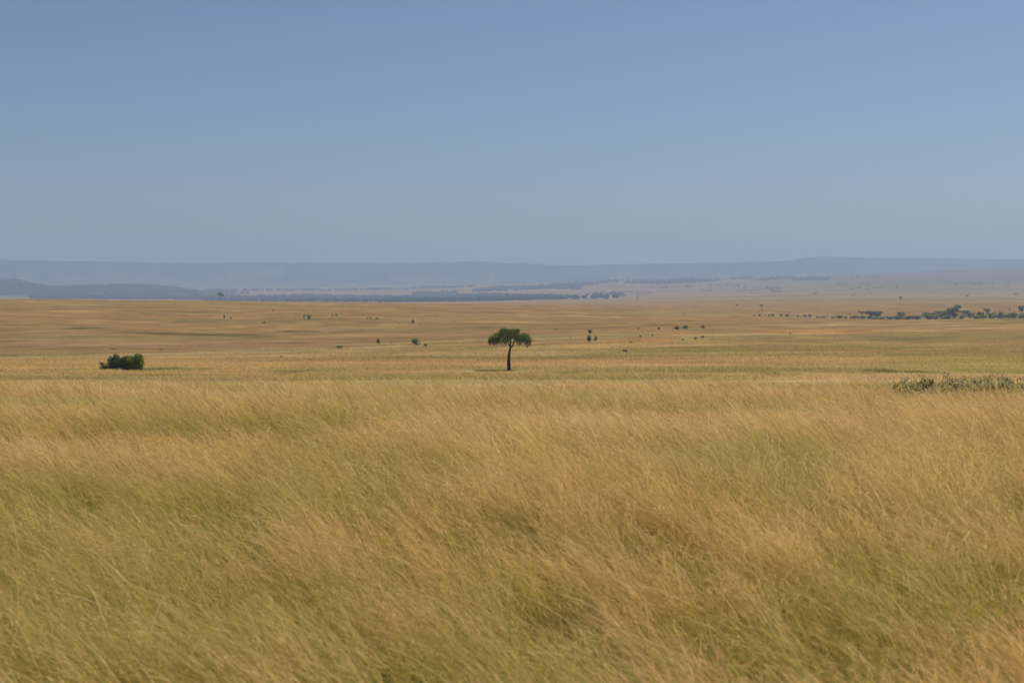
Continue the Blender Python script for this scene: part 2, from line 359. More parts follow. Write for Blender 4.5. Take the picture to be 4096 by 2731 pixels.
def wood(name, label, bands, size, colr, seed):
    rng = np.random.default_rng(seed); P = np.concatenate([belt(p, n, rng, dm, rg) for (p, n, dm, rg) in bands])
    n = len(P); h = size * (.6 + .8 * rng.random(n)); w = h * (.9 + .7 * rng.random(n))
    v, f, c = crowns(P, w, h, rng, colr)
    tag(link(name, new_mesh(name, v, f, c, True), M_LEAF), label, 'woodland', kind='stuff')
DG1 = np.array([.030, .042, .016])
wood('valley_forest', 'dense dark forest belt along the valley floor beyond the ridge',
     [([(820, 1186, 1204), (1050, 1189, 1206), (1230, 1182, 1208), (1400, 1187, 1209), (1640, 1190, 1211), (1830, 1180, 1210), (2000, 1182, 1207), (2200, 1188, 1201), (2270, 1191, 1197)], 2600, 4500, .22),
      ([(2270, 1190, 1198), (2480, 1191, 1199)], 26, 4600, .1), ([(2330, 1178, 1188), (2500, 1172, 1186)], 22, 4600, .1),
      ([(120, 1184, 1196), (400, 1183, 1197), (820, 1186, 1200)], 900, 4500, .35)], 12., DG1, 3)
wood('far_scrub', 'hazy strips of bush scattered over the distant hillside',
     [([(820, 1160, 1167), (1150, 1159, 1163), (1500, 1157, 1162), (1640, 1156, 1158)], 420, 5000, .4),
      ([(1640, 1151, 1154), (1760, 1147, 1155), (1890, 1146, 1150)], 160, 5000, .3),
      ([(1650, 1172, 1182), (1835, 1168, 1176)], 110, 5000, .3),
      ([(1890, 1162, 1168), (2000, 1148, 1166), (2180, 1147, 1158), (2320, 1150, 1158)], 420, 5000, .35),
      ([(2160, 1142, 1145), (2260, 1134, 1155), (2380, 1128, 1140), (2490, 1120, 1126)], 330, 5000, .35),
      ([(2500, 1126, 1134), (2640, 1121, 1137), (2780, 1116, 1132), (2880, 1117, 1126)], 380, 5000, .25),
      ([(2916, 1114, 1118), (2960, 1109, 1119), (3010, 1113, 1117)], 90, 5000, .2),
      ([(3015, 1119, 1124), (3100, 1110, 1121), (3180, 1108, 1113)], 120, 5000, .25),
      ([(3170, 1119, 1124), (3250, 1111, 1123), (3320, 1114, 1120)], 120, 5000, .25),
      ([(700, 1172, 1182), (1000, 1168, 1178)], 130, 5000, .5)], 11., DG1, 5)
def build_hillwood():
    rng = np.random.default_rng(12); n = 2600
    u = rng.uniform(-300, 830, n); t = rng.uniform(-1, .1, n); y = 7900 + t * 500; x = (u - CU) / F * y
    base = terrain_rel(x, y) - 6; z = base + (np.maximum(hill_z(u), base) - base) * (1 - np.abs(t) ** 1.6)
    keep = (z - base) > 9
    P = np.stack([x, y, z + CAMH], -1)[keep]; n = len(P); h = 12 * (.6 + .8 * rng.random(n)); w = h * (1 + .6 * rng.random(n))
    v, f, c = crowns(P, w, h, rng, DG1)
    tag(link('hill_forest', new_mesh('hill_forest', v, f, c, True), M_LEAF), 'dark forest covering the low hills at the left', 'woodland', kind='stuff')
build_hillwood()

# ------------------------------------------------------------------ grass
def ribbons(root, h, b, ldir, w, prof, K, rng, c0, c1, cpow=1.):
    """curved ribbons: root (N,3), height h, bend b, lean dir (N,2); prof = width profile (K+1)"""
    n = len(root); t = np.linspace(0, 1, K + 1)
    sw = rng.random(n) * np.pi
    side = np.stack([np.cos(sw), np.sin(sw), np.zeros(n)], -1)
    off = (h * b)[:, None] * t[None] ** 1.9
    zz = h[:, None] * (t[None] - .30 * np.minimum(b, 1.3)[:, None] * t[None] ** 2.6)
    p = root[:, None] + np.stack([ldir[:, 0:1] * off, ldir[:, 1:2] * off, zz], -1)
    ww = (w[:, None] * np.asarray(prof)[None])[..., None] * side[:, None] * .5
    v = np.stack([p - ww, p + ww], 2)                       # n, K+1, 2, 3
    base = (np.arange(n) * (K + 1) * 2)[:, None]; k = (np.arange(K) * 2)[None]
    f = np.stack([base + k, base + k + 1, base + k + 3, base + k + 2], -1).reshape(-1, 4)
    tc = (t ** cpow)[None, :, None, None]
    c = c0[:, None, None] * (1 - tc) + c1[:, None, None] * tc
    c = np.broadcast_to(c, v.shape)
    return v.reshape(-1, 3), f, c.reshape(-1, 3), p
def scatter(n, y0, y1, power, rng, marg=1.12):
    """positions with areal density ~ y^-power in the view fan"""
    e = 2 - power
    y = (y0 ** e + (y1 ** e - y0 ** e) * rng.random(n)) ** (1 / e)
    x = (rng.random(n) * 2 - 1) * (.364 * y * marg + 2.2)
    return x, y
def wind(x, y, rng, spread=.5):
    g = fbm(x / 5., y / 5., 3, 101); a = np.pi + (fbm(x / 9., y / 9., 2, 103) - .5) * 1.2 + rng.normal(0, spread, len(x)) + .12
    return g, np.stack([np.cos(a), np.sin(a)], -1)
def near_grass():
    rng = np.random.default_rng(21); V = []; Fc = []; C = []; k = 0
    def add(v, f, c):
        nonlocal k
        V.append(v.astype(np.float32)); Fc.append((f + k).astype(np.int32)); C.append(c.astype(np.float32)); k += len(v)
    # tussocks: every one has its own lean, height and colour
    m = 17500; tx, ty = scatter(m, 4.8, 55, .55, rng)
    keep = rng.random(m) < .72 + .42 * fbm(tx / 1.3, ty / 1.3, 2, 12); tx, ty = tx[keep], ty[keep]; m = len(tx)
    gust = fbm(tx / 5., ty / 5., 3, 101); tang = np.pi + (fbm(tx / 7., ty / 7., 2, 103) - .5) * 1.5 + rng.normal(0, .50, m) + .10; gust = .36 + .30 * gust
    fo = sstep(16, 34, ty)[:, None]; tcol = grass_colour(tx, ty) * (.82 + .18 * fo + .36 * (1 - fo) * rng.random((m, 1)))
    r = rng.random((m, 1)); pick = rng.random((m, 1))
    tan = np.array([.352, .262, .118]); pink = np.array([.32, .200, .115]); gold = np.array([.335, .258, .072]); pale = np.array([.43, .335, .18])
    thead = np.where(pick < .45, tan, np.where(pick < .55, pink, np.where(pick < .85, gold, pale)))
    dry = sstep(.35, .65, fbm(tx / 2.6, ty / 2.6, 3, 107))[:, None]                     # 0 = still green tussock, 1 = fully dry
    green = np.zeros(m)
    for (gx, gy, rx, ry, colr, amt, t) in PATCH:
        if gy < 60 and colr[1] > colr[0] * .75: green = np.maximum(green, min(1, amt * 1.5) * sstep(1.4, .3, ((tx - gx) / rx) ** 2 + ((ty - gy) / ry) ** 2 + (fbm(tx * 1.7, ty * 1.7, 2, 3) - .5)))
    green = np.maximum(green, .9 * sstep(.55, .70, fbm(tx / 1.1 + 40, ty / 1.6, 3, 109)) * (1 - .75 * sstep(18, 34, ty)))
    green = np.maximum(green, .85 * sstep(.44, .64, fbm(tx / .9 + 9, ty / 1.3, 3, 113)) * sstep(24, 13, ty))
    dry = dry - .15 * sstep(12, 6.5, ty)[:, None]
    thead = thead * (1 - .30 * green[:, None]) + np.array([.24, .225, .055]) * .30 * green[:, None]
    dry = np.clip((dry * .62 + .28 * rng.random((m, 1)) + .25 * sstep(18, 36, ty)[:, None]) * (1 - .85 * green[:, None]), 0, 1)
    thh = (.80 + .45 * fbm(tx / 3.5, ty / 3.5, 2, 18) - .66 * sstep(11, 44, ty) + .20 * np.exp(-((tx - 8.8) / 3.4) ** 4 - ((ty - 26.) / 2.6) ** 4)) * (.85 + .3 * rng.random(m)); tlod = np.maximum(1, ty / 10.)
    # flowering stems with airy seed heads
    ns = np.clip((44 * (.6 + .8 * rng.random(m)) * (1 - .55 * green) / tlod ** .34), 5, 60).astype(int); ti = np.repeat(np.arange(m), ns); n = len(ti)
    rad = np.abs(rng.normal(0, .11, n)) * tlod[ti] ** .35; ra = rng.random(n) * 6.283; ox = np.cos(ra) * rad; oy = np.sin(ra) * rad
    x = tx[ti] + ox; y = ty[ti] + oy; lod = tlod[ti]
    an = tang[ti] + rng.normal(0, .42, n) * (1 + 1.1 * sstep(16, 36, ty[ti])); ld = np.stack([np.cos(an) + ox * 1.6, np.sin(an) + oy * 1.6], -1); ld /= np.linalg.norm(ld, axis=1)[:, None]
    hh = thh[ti] * (.55 + .45 * rng.random(n) ** .6); root = np.stack([x, y, ground(x, y) - .02], -1)
    j1 = .78 + .44 * rng.random((n, 1))
    head = (thead[ti] * .5 + tcol[ti] * 1.12 * .5) * j1; gstem = np.array([.195, .200, .036])
    stem = (gstem * (1 - dry[ti]) + np.array([.31, .245, .085]) * dry[ti]) * j1 * .75 + tcol[ti] * .25
    bend = .12 + (.12 + .95 * gust[ti]) * (.30 + .9 * rng.random(n))
    v, f, c, p = ribbons(root, hh, bend, ld, .00165 * lod ** .64 * (.7 + .6 * rng.random(n)), [1, 1, .9, .9, 1.7, 1.9, .4], 6, rng, stem, head, 1.6)
    add(v, f, c)
    # thin spikelets lying along the nearer seed heads
    idx = np.where(y < 26)[0]
    for q in range(5):
        sel = idx[rng.random(len(idx)) < np.clip(1.2 - y[idx] / 26., .12, 1)]; mm = len(sel); t = .62 + .34 * rng.random(mm)
        ft = t * 6; i0 = np.minimum(ft.astype(int), 5); fr = (ft - i0)[:, None]
        P = p[sel, i0] * (1 - fr) + p[sel, i0 + 1] * fr; tg = p[sel, i0 + 1] - p[sel, i0]; tg /= np.linalg.norm(tg, axis=1)[:, None] + 1e-9
        dirv = tg + rng.normal(size=(mm, 3)) * .22; dirv[:, 2] -= .10; dirv /= np.linalg.norm(dirv, axis=1)[:, None]
        L = (.035 + .06 * rng.random(mm)); wd = (.0011 + .0010 * rng.random(mm)) * lod[sel] ** .8
        sd = np.cross(dirv, rng.normal(size=(mm, 3))); sd /= np.linalg.norm(sd, axis=1)[:, None] + 1e-9
        vv = np.stack([P, P + dirv * L[:, None] * .5 + sd * wd[:, None], P + dirv * L[:, None], P + dirv * L[:, None] * .5 - sd * wd[:, None]], 1).reshape(-1, 3)
        add(vv, np.arange(mm * 4).reshape(mm, 4), np.repeat(head[sel] * (.9 + .35 * rng.random((mm, 1))), 4, 0))
    # small pale tufts of seed
    sel = np.where((rng.random(n) < .028 * (.15 + 1.5 * sstep(.45, .7, fbm(x / 3., y / 3., 2, 71)))) & (y < 40))[0]; mm = len(sel); P = p[sel, 6]; sz = (.0028 + .0038 * rng.random(mm)) * lod[sel] ** .6
    a = rng.normal(size=(mm, 3)); a /= np.linalg.norm(a, axis=1)[:, None]; b = np.cross(a, rng.normal(size=(mm, 3))); b /= np.linalg.norm(b, axis=1)[:, None]
    add(np.stack([P - a * sz[:, None] * 1.6, P + b * sz[:, None], P + a * sz[:, None] * 1.6, P - b * sz[:, None]], 1).reshape(-1, 3), np.arange(mm * 4).reshape(mm, 4), np.repeat(np.array([.42, .33, .22]) * (.75 + .45 * rng.random((mm, 1))), 4, 0))
    # basal leaves
    ns = np.clip((30 * (.5 + 1. * rng.random(m)) * (1 + .4 * green) / tlod ** .42), 6, 60).astype(int); ti = np.repeat(np.arange(m), ns); n = len(ti)
    rad = np.abs(rng.normal(0, .15, n)) * tlod[ti] ** .35; ra = rng.random(n) * 6.283; ox = np.cos(ra) * rad; oy = np.sin(ra) * rad; x = tx[ti] + ox; y = ty[ti] + oy; lod = tlod[ti]
    an = tang[ti] + rng.normal(0, .7, n); ld = np.stack([np.cos(an) + ox * 3, np.sin(an) + oy * 3], -1); ld /= np.linalg.norm(ld, axis=1)[:, None]
    hh = thh[ti] * (.42 + .36 * rng.random(n)) * (1 + .12 * green[ti]); root = np.stack([x, y, ground(x, y) - .02], -1)
    base = np.array([.180, .188, .030]) * (.7 + .6 * rng.random((n, 1))); c1 = base * (1 - .7 * dry[ti]) + tcol[ti] * .7 * dry[ti]
    v, f, c, p = ribbons(root, hh, .25 + .85 * rng.random(n) * (.4 + gust[ti]), ld, .0046 * lod ** .62 * (.7 + .6 * rng.random(n)), [1, 1, .8, .12], 3, rng, c1, c1 * .75 + tcol[ti] * .25)
    add(v, f, c)
    # a few tall loose stalks and pale broken straws
    n = 2000; x, y = scatter(n, 5.2, 40, 1.0, rng); g, ld = wind(x, y, rng, .8); root = np.stack([x, y, ground(x, y)], -1); lod = np.maximum(1, y / 12.) ** .8
    palec = np.array([.42, .35, .19]) * (.75 + .4 * rng.random((n, 1))); darkc = np.array([.15, .10, .06]); pk = (rng.random((n, 1)) < .25)
    cc = np.where(pk, darkc, palec)
    v, f, c, p = ribbons(root, .75 + .35 * rng.random(n), .4 + 1.3 * rng.random(n), ld, .0030 * lod, [1, 1, 1, 1, 1.3, 1.5, .3], 6, rng, cc * .8, cc)
    add(v, f, c)
    V = np.concatenate(V); Fc = np.concatenate(Fc); C = np.concatenate(C) * np.array([2.10, 1.96, 2.0], np.float32); print('near grass quads', len(Fc))
    tag(link('tall_grass', new_mesh('tall_grass', V, Fc, C), M_GRASS), 'tall dry golden grass bent by the wind in the foreground', 'grass', kind='stuff')
near_grass()
TREE_XY = place(2036, 1480)[:2]
def mid_grass():
    rng = np.random.default_rng(33); V = []; Fc = []; C = []; k = 0
    for (n, y0, y1, pw) in ((9000, 54, 150, 1.2), (420000, 150, 560, 2.02), (200000, 520, 1350, 2.02)):
        x, y = scatter(n, y0, y1, pw, rng, 1.08); keep = np.ones(n, bool)
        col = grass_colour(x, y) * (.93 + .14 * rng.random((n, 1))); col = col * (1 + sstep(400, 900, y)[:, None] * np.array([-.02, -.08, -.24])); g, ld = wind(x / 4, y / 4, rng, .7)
        root = np.stack([x, y, ground(x, y) - .03], -1)
        hh = (.22 + .24 * rng.random(n)) * (1 - .55 * sstep(260, 540, y)) * (.7 + .6 * fbm(x / 8, y / 8, 2, 5))
        hh = hh * .85 * (1 - .84 * np.exp(-((x - TREE_XY[0] + 2.6) / 5.2) ** 4 - ((y - TREE_XY[1] + 3.5) / 9.) ** 4))      # short grass under the lone tree
        v, f, c, p = ribbons(root, hh, .2 + .6 * rng.random(n), ld, y * .00023 * (.6 + .9 * rng.random(n)) + .02, [.8, 1, .35], 2, rng, col * .97, col * 1.03)
        V.append(v); Fc.append(f + k); C.append(c); k += len(v)
    tag(link('meadow_grass', new_mesh('meadow_grass', np.concatenate(V), np.concatenate(Fc), np.concatenate(C) * 1.93), M_GRASS), 'dry straw grass covering the slopes beyond the near rise', 'grass', kind='stuff')
mid_grass()

# ------------------------------------------------------------------ the lone tree
def lone_tree():
    rng = np.random.default_rng(5); base = place(2036, 1480); d = base[1]; k = d / F
    root = empty('umbrella_tree', base - np.array([0, 0, .05])); tag(root, 'lone green tree with a flat spreading crown and dark bent trunk in mid plain', 'tree')
    sc = k * .1913                                 # metres per enlarged-photo pixel
    def P(tx, ty, y=0.): return np.array([(tx - 712) * sc, y, (1085 - ty) * sc])
    def limb(pts, rad, n=8): return tube(*smooth_path(pts, np.array(rad) * sc), n, .22, rng)
    trunk = limb([P(713, 1110), P(712, 1075), P(709, 1020, .05), P(707, 950, .08), P(710, 850, .05), P(711, 770), P(724, 690, -.05), P(738, 620), P(742, 585)], [46, 39, 37, 38, 31, 28, 23, 22, 22], 14)
    L = [limb([P(740, 605), P(735, 545, -.05), P(743, 480, -.1), P(735, 420, -.05), P(700, 330, .1)], [21, 17, 15, 12, 6]),
         limb([P(745, 605), P(772, 588, .05), P(805, 540, .1), P(820, 480, .15), P(845, 440, .2), P(950, 375, .5)], [18, 15, 15, 14, 11, 6]),
         limb([P(730, 575), P(708, 545, .1), P(690, 480, .3), P(610, 420, .7), P(480, 400, .9)], [13, 9, 8, 7, 4]),
         limb([P(745, 520, -.1), P(775, 505), P(808, 505, .1)], [10, 8, 9]),
         limb([P(740, 480, -.1), P(700, 450, -.5), P(560, 430, -1.0), P(400, 420, -1.1)], [10, 8, 7, 3]),
         limb([P(835, 450, .2), P(960, 440, -.5), P(1090, 420, -.8)], [9, 7, 3]),
         limb([P(735, 420, 0), P(770, 350, .8), P(800, 300, 1.4)], [9, 7, 3]),
         limb([P(738, 440, 0), P(720, 370, -.8), P(740, 300, -1.3)], [9, 7, 3])]
    tr = link('trunk', new_mesh('trunk', *trunk, None, True), M_BARK, root)
    v, f = join(L); link('limbs', new_mesh('limbs', v, f, None, True), M_BARK, tr)
    clumps = [(572, 258, 58, 50), (640, 262, 120, 62), (755, 268, 130, 62), (890, 258, 62, 50), (560, 300, 70, 50), (450, 368, 100, 62), (350, 440, 72, 48), (465, 450, 84, 58), (315, 455, 45, 35), (400, 400, 60, 50),
              (600, 345, 100, 62), (618, 432, 78, 56), (745, 335, 110, 50), (860, 365, 110, 62), (975, 380, 115, 72), (1090, 395, 76, 78), (1000, 448, 100, 48), (1115, 465, 58, 42), (910, 430, 55, 45), (1030, 340, 80, 40), (690, 400, 60, 45)]
    V = []; Fc = []; C = []; kk = 0; tw = []
    for (cx, cy, rx, ry) in clumps:
        spread = 1.35 * (1 - ((cx - 725) / 520.) ** 2) + .25
        for dy in (-spread, 0., spread):
            yy = dy + rng.normal(0, .22); c = P(cx + rng.normal(0, 9), cy + rng.normal(0, 5) + abs(dy) * 12, yy)
            n = int(165 * (rx * ry) / 6000 + 45)
            pts, dr = blob_points(n, c, (rx * sc * .93, rx * sc * .75, ry * sc * .93), rng, .40)
            shade = np.array([.128, .182, .030]) * (.60 + .75 * rng.random())
            v, f, cc = leaves(pts, .175, .34, shade, rng, up=1.0, out=dr * .7, jitter=.45); V.append(v); Fc.append(f + kk); C.append(cc); kk += len(v)
            for q in range(2):                                   # loose sprays standing out of the clump
                a = rng.uniform(-2.2, 2.2) + 1.57; sp = c + np.array([math.cos(a) * rx * sc * 1.12, rng.normal(0, .3), math.sin(a) * ry * sc * 1.15])
                pts, dr = blob_points(14, sp, (.20, .20, .17), rng, .1); v, f, cc = leaves(pts, .16, .34, shade * 1.08, rng, up=1.2, out=None, jitter=.45); V.append(v); Fc.append(f + kk); C.append(cc); kk += len(v)
            if cy > 350:
                for q in range(9):
                    a = rng.uniform(-.95, .95); s0 = c + np.array([a * rx * sc, rng.normal(0, .15), -ry * sc * math.sqrt(1 - a * a) * .75]); ln = rng.uniform(.2, .62) * (1 if cy > 390 else .5)
                    tw.append(tube(np.array([s0 + [0, 0, .15], s0 - [rng.normal(0, .05), 0, ln * .5], s0 - [rng.normal(0, .1), 0, ln]]), [.016, .022, .010], 4, .2, rng))
    cr = link('crown', new_mesh('crown', np.concatenate(V), np.concatenate(Fc), np.concatenate(C)), M_LEAF, root)
    v, f = join(tw); link('hanging_twigs', new_mesh('hanging_twigs', v, f), M_TWIG, cr)['kind'] = 'stuff'
lone_tree()

# ------------------------------------------------------------------ generic trees and bushes (unit size; scaled per instance)
LEAFG = np.array([.190, .240, .066])
def bush_mesh(seed, n=420, leaf=.13, colr=LEAFG, shape='round'):
    rng = np.random.default_rng(seed); cl = []
    for q in range(9):
        a = rng.uniform(0, 6.28); r = rng.uniform(0, .30); cl.append((np.array([math.cos(a) * r, math.sin(a) * r, rng.uniform(.25, .68)]), np.array([.22, .22, .26]) * rng.uniform(.7, 1.15)))
    V = []; Fc = []; C = []; k = 0
    for c, r in cl:
        pts, dr = blob_points(n // 9, c, r, rng, .3); pts[:, 2] = np.maximum(pts[:, 2], .02)
        v, f, cc = leaves(pts, leaf, .55, colr * rng.uniform(.75, 1.3), rng, .4, dr * .5, .35); V.append(v); Fc.append(f + k); C.append(cc); k += len(v)
    return new_mesh('bush_foliage', np.concatenate(V), np.concatenate(Fc), np.concatenate(C))
def stems_mesh(seed, n=9):
    rng = np.random.default_rng(seed); parts = []
    for q in range(n):
        a = rng.uniform(0, 6.28); r = rng.uniform(.1, .36)
        parts.append(tube(np.array([[0, 0, -.05], [math.cos(a) * r * .4, math.sin(a) * r * .4, .35], [math.cos(a) * r, math.sin(a) * r, rng.uniform(.6, .95)]]), [.018, .012, .004], 5, .2, rng))
    v, f = join(parts); return new_mesh('bush_stems', v, f, None, True)
BUSH = [bush_mesh(100 + i) for i in range(4)]; STEM = [stems_mesh(200 + i) for i in range(4)]
for m in BUSH: m.materials.append(M_LEAF)
for m in STEM: m.materials.append(M_BARK)
FARB = [bush_mesh(140 + i, n=160, leaf=.22, colr=np.array([.045, .06, .025])) for i in range(2)]
for m in FARB: m.materials.append(M_LEAF)
GREY = [bush_mesh(120 + i, colr=np.array([.12, .135, .085])) for i in range(2)]
for m in GREY: m.materials.append(M_LEAF)
nb = [0]
def bush(u, v, w, h, label, group=None, d=None, top=None, meshes=None, name='bush', parts=True):
    p = place(u, v) if d is None else place_d(u, d); D = p[1]
    if top is not None: hm = (-(top - HV) / F * D + CAMH) - p[2]
    else: hm = h * D / F + .25
    i = nb[0]; nb[0] += 1; ms = meshes or BUSH; rng = np.random.default_rng(900 + i)
    o = empty(name, p - np.array([0, 0, .15])); wm = w * D / F; o.scale = (wm * 1.08, wm * 1.08, hm * 1.1); o.rotation_euler[2] = rng.uniform(0, 6.28)
    tag(o, label, 'bush', group); link('foliage', ms[i % len(ms)], None, o)
    if parts: link('stems', STEM[i % 4], None, o)
    return o
def tree_mesh(kind, seed):
    """returns trunk mesh, crown mesh; crown 1 wide, tree 1 tall"""
    rng = np.random.default_rng(seed); parts = []; V = []; Fc = []; C = []; k = 0
    colr = np.array([.115, .138, .050]) if kind != 'bare' else np.array([.09, .08, .06])
    if kind == 'flat': cl = [(rng.uniform(-.38, .38), rng.uniform(-.3, .3), rng.uniform(.82, .92), .21, .09) for q in range(12)]; fork = .5
    elif kind == 'vase': cl = [(rng.uniform(-.36, .36), rng.uniform(-.3, .3), rng.uniform(.68, .9), .18, .10) for q in range(10)]; fork = .42
    elif kind == 'lean': cl = [(rng.uniform(-.40, .45), rng.uniform(-.25, .25), rng.uniform(.74, .92), .15, .07) for q in range(9)]; fork = .5
    elif kind == 'round': cl = [(rng.uniform(-.32, .32), rng.uniform(-.28, .28), rng.uniform(.38, .84), .24, .17) for q in range(14)]; fork = .22
    elif kind == 'tall': cl = [(rng.uniform(-.34, .1), rng.uniform(-.25, .25), rng.uniform(.2, .66), .22, .13) for q in range(12)] + [(.22, 0, .87, .22, .12), (.12, .05, .74, .2, .1), (.3, -.05, .8, .16, .09), (-.1, 0, .6, .25, .12)]; fork = .15
    elif kind == 'ridge': cl = [(-.25, 0, .86, .22, .11), (-.02, .08, .88, .22, .10), (-.34, -.1, .80, .15, .09), (-.1, .1, .76, .18, .08), (.18, -.05, .76, .18, .09), (.34, .05, .66, .13, .10), (.26, 0, .56, .08, .05)]; fork = .5
    else: cl = []; fork = .4
    bend = {'lean': .14, 'ridge': .06}.get(kind, .03)
    parts.append(tube(*smooth_path([[-bend, 0, -.04], [-bend * .9, 0, .12], [-bend * .2, .01, fork * .7], [.02 if kind != 'ridge' else -.02, 0, fork]], [.040, .032, .026, .024]), 7, .25, rng))
    tips = [(c[0], c[1], c[2]) for c in cl] if cl else [(rng.uniform(-.42, .42), rng.uniform(-.3, .3), rng.uniform(.6, 1.)) for q in range(11)]
    for t in tips:
        t = np.array(t); s = np.array([0., 0, fork * .92]); m = s * .5 + t * .5 + np.array([0, 0, .04])
        parts.append(tube(np.array([s, m, t]), [.016, .010, .004], 5, .2, rng))
    v, f = join(parts); tm = new_mesh('tree_trunk', v, f, None, True); tm.materials.append(M_BARK)
    if not cl: return tm, None
    for (x, y, z, r, rz) in cl:
        pts, dr = blob_points(70, (x, y, z), (r, r, rz), rng, .3)
        v, f, cc = leaves(pts, .085, .55, colr * rng.uniform(.7, 1.3), rng, .5, dr * .4, .35); V.append(v); Fc.append(f + k); C.append(cc); k += len(v)
    cm = new_mesh('tree_crown', np.concatenate(V), np.concatenate(Fc), np.concatenate(C)); cm.materials.append(M_LEAF)
    return tm, cm
TREES = {k: [tree_mesh(k, s + 10 * q) for q in range(3)] for s, k in enumerate(('flat', 'vase', 'lean', 'round', 'tall', 'ridge', 'bare'))}
def tree(kind, u, v, w, h, label, group=None, d=None, top=None, var=0, flip=False):
    p = place(u, v) if d is None else place_d(u, d); D = p[1]
    hm = h * D / F if top is None else (-(top - HV) / F * D + CAMH) - p[2]
    if d is not None and kind in ('round', 'tall', 'flat'): w *= 1.22
    o = empty({'bare': 'bare_tree'}.get(kind, 'acacia_tree' if kind in ('flat', 'vase', 'lean', 'ridge') else 'bushy_tree'), p - np.array([0, 0, .1])); o.scale = (w * D / F * (-1 if flip else 1), w * D / F, hm * 1.02)
    tag(o, label, 'tree', group); tm, cm = TREES[kind][var % 3]; link('trunk', tm, None, o)
    if cm: link('crown', cm, None, o)
    return o

G_FAR = 'lone trees on the far plain'
tree('ridge', 883, 1203, 28, 34, 'small flat-topped tree with a side tuft, standing alone on the left ridge skyline')
tree('flat', 2378, 1201, 14, 13, 'tiny dark tree at the right end of the valley forest edge', G_FAR, var=0)
tree('flat', 2141, 1204, 13, 12, 'dark little tree in front of the valley forest', G_FAR, var=1)
tree('round', 2208, 1203, 22, 16, 'rounded dark tree clump just before the valley forest', G_FAR, var=1)
tree('flat', 2550, 1200, 15, 12, 'thin umbrella tree on the pale plain above the mid bushes', G_FAR, var=2)
tree('flat', 2947, 1232, 11, 16, 'narrow umbrella tree, left of a pair on the plain', G_FAR, var=0)
tree('vase', 3046, 1236, 17, 19, 'vase-shaped acacia, right and larger of a pair on the plain', G_FAR, var=0)
tree('flat', 3260, 1181, 20, 11, 'wide dark umbrella tree highest of those on the hazy plain', G_FAR, var=1)
tree('lean', 3414, 1186, 16, 10, 'small leaning umbrella tree above the left end of the tree line', G_FAR, var=1)
tree('flat', 3483, 1175, 11, 7, 'tiniest umbrella tree on the pale slope above the tree line', G_FAR, var=2)
tree('lean', 3603, 1208, 21, 22, 'acacia with a crooked leaning trunk on the plain above the tree line', G_FAR, var=0)
tree('vase', 3868, 1193, 17, 14, 'round-headed acacia on the plain above the tallest trees', G_FAR, var=1)
tree('lean', 4063, 1189, 17, 16, 'acacia nearest the right edge on the hazy plain', G_FAR, var=2, flip=True)
tree('flat', 4040, 1074, 13, 8, 'tiny tree on the skyline of the right-hand hill', G_FAR)

# the line of trees and thicket at the right, beyond the golden rise
HD = 1300.; G_T = 'trees of the line beyond the golden rise'; G_H = 'bushes of the thicket beyond the golden rise'
tree('bare', 3310, 0, 14, 0, 'bare grey shrubby tree at the left start of the thicket', G_T, d=HD, top=1254)
tree('bare', 3400, 0, 22, 0, 'pale bare tree left of the twin dark trees', G_T, d=HD + 30, top=1250, var=1)
tree('flat', 3450, 0, 27, 0, 'sparse low tree beside the left of the twin trees', G_T, d=HD + 10, top=1245)
tree('round', 3482, 0, 42, 0, 'left of the twin dark round trees above the thicket', G_T, d=HD, top=1239)
tree('round', 3507, 0, 38, 0, 'right of the twin dark round trees above the thicket', G_T, d=HD + 12, top=1241, var=1)
tree('round', 3604, 0, 31, 0, 'single dark tree standing clear between the twins and the tall clump', G_T, d=HD, top=1245, var=2)
tree('round', 3714, 0, 50, 0, 'broad dark tree at the left end of the tall clump', G_T, d=HD, top=1246)
tree('round', 3766, 0, 58, 0, 'wide dense tree just left of the tallest tree', G_T, d=HD, top=1241, var=1)
tree('tall', 3815, 0, 58, 0, 'tallest dark tree of the line with a raised right head', G_T, d=HD, top=1218)
tree('flat', 3852, 0, 40, 0, 'low spreading tree under the right of the tallest tree', G_T, d=HD - 10, top=1242, var=1)
tree('round', 3880, 0, 40, 0, 'mid-height tree between the tallest tree and the edge pair', G_T, d=HD, top=1246, var=2)
tree('round', 3921, 0, 25, 0, 'small round tree left of the pair near the right edge', G_T, d=HD, top=1243)
tree('vase', 3946, 0, 27, 0, 'taller round-headed tree right of its small neighbour', G_T, d=HD, top=1233, var=2)
tree('bare', 3982, 0, 18, 0, 'faint bare tree behind the thicket near the right edge', G_T, d=HD + 60, top=1236, var=2)
tree('vase', 4085, 0, 27, 0, 'slender round-headed tree last at the right edge', G_T, d=HD, top=1222, var=1)
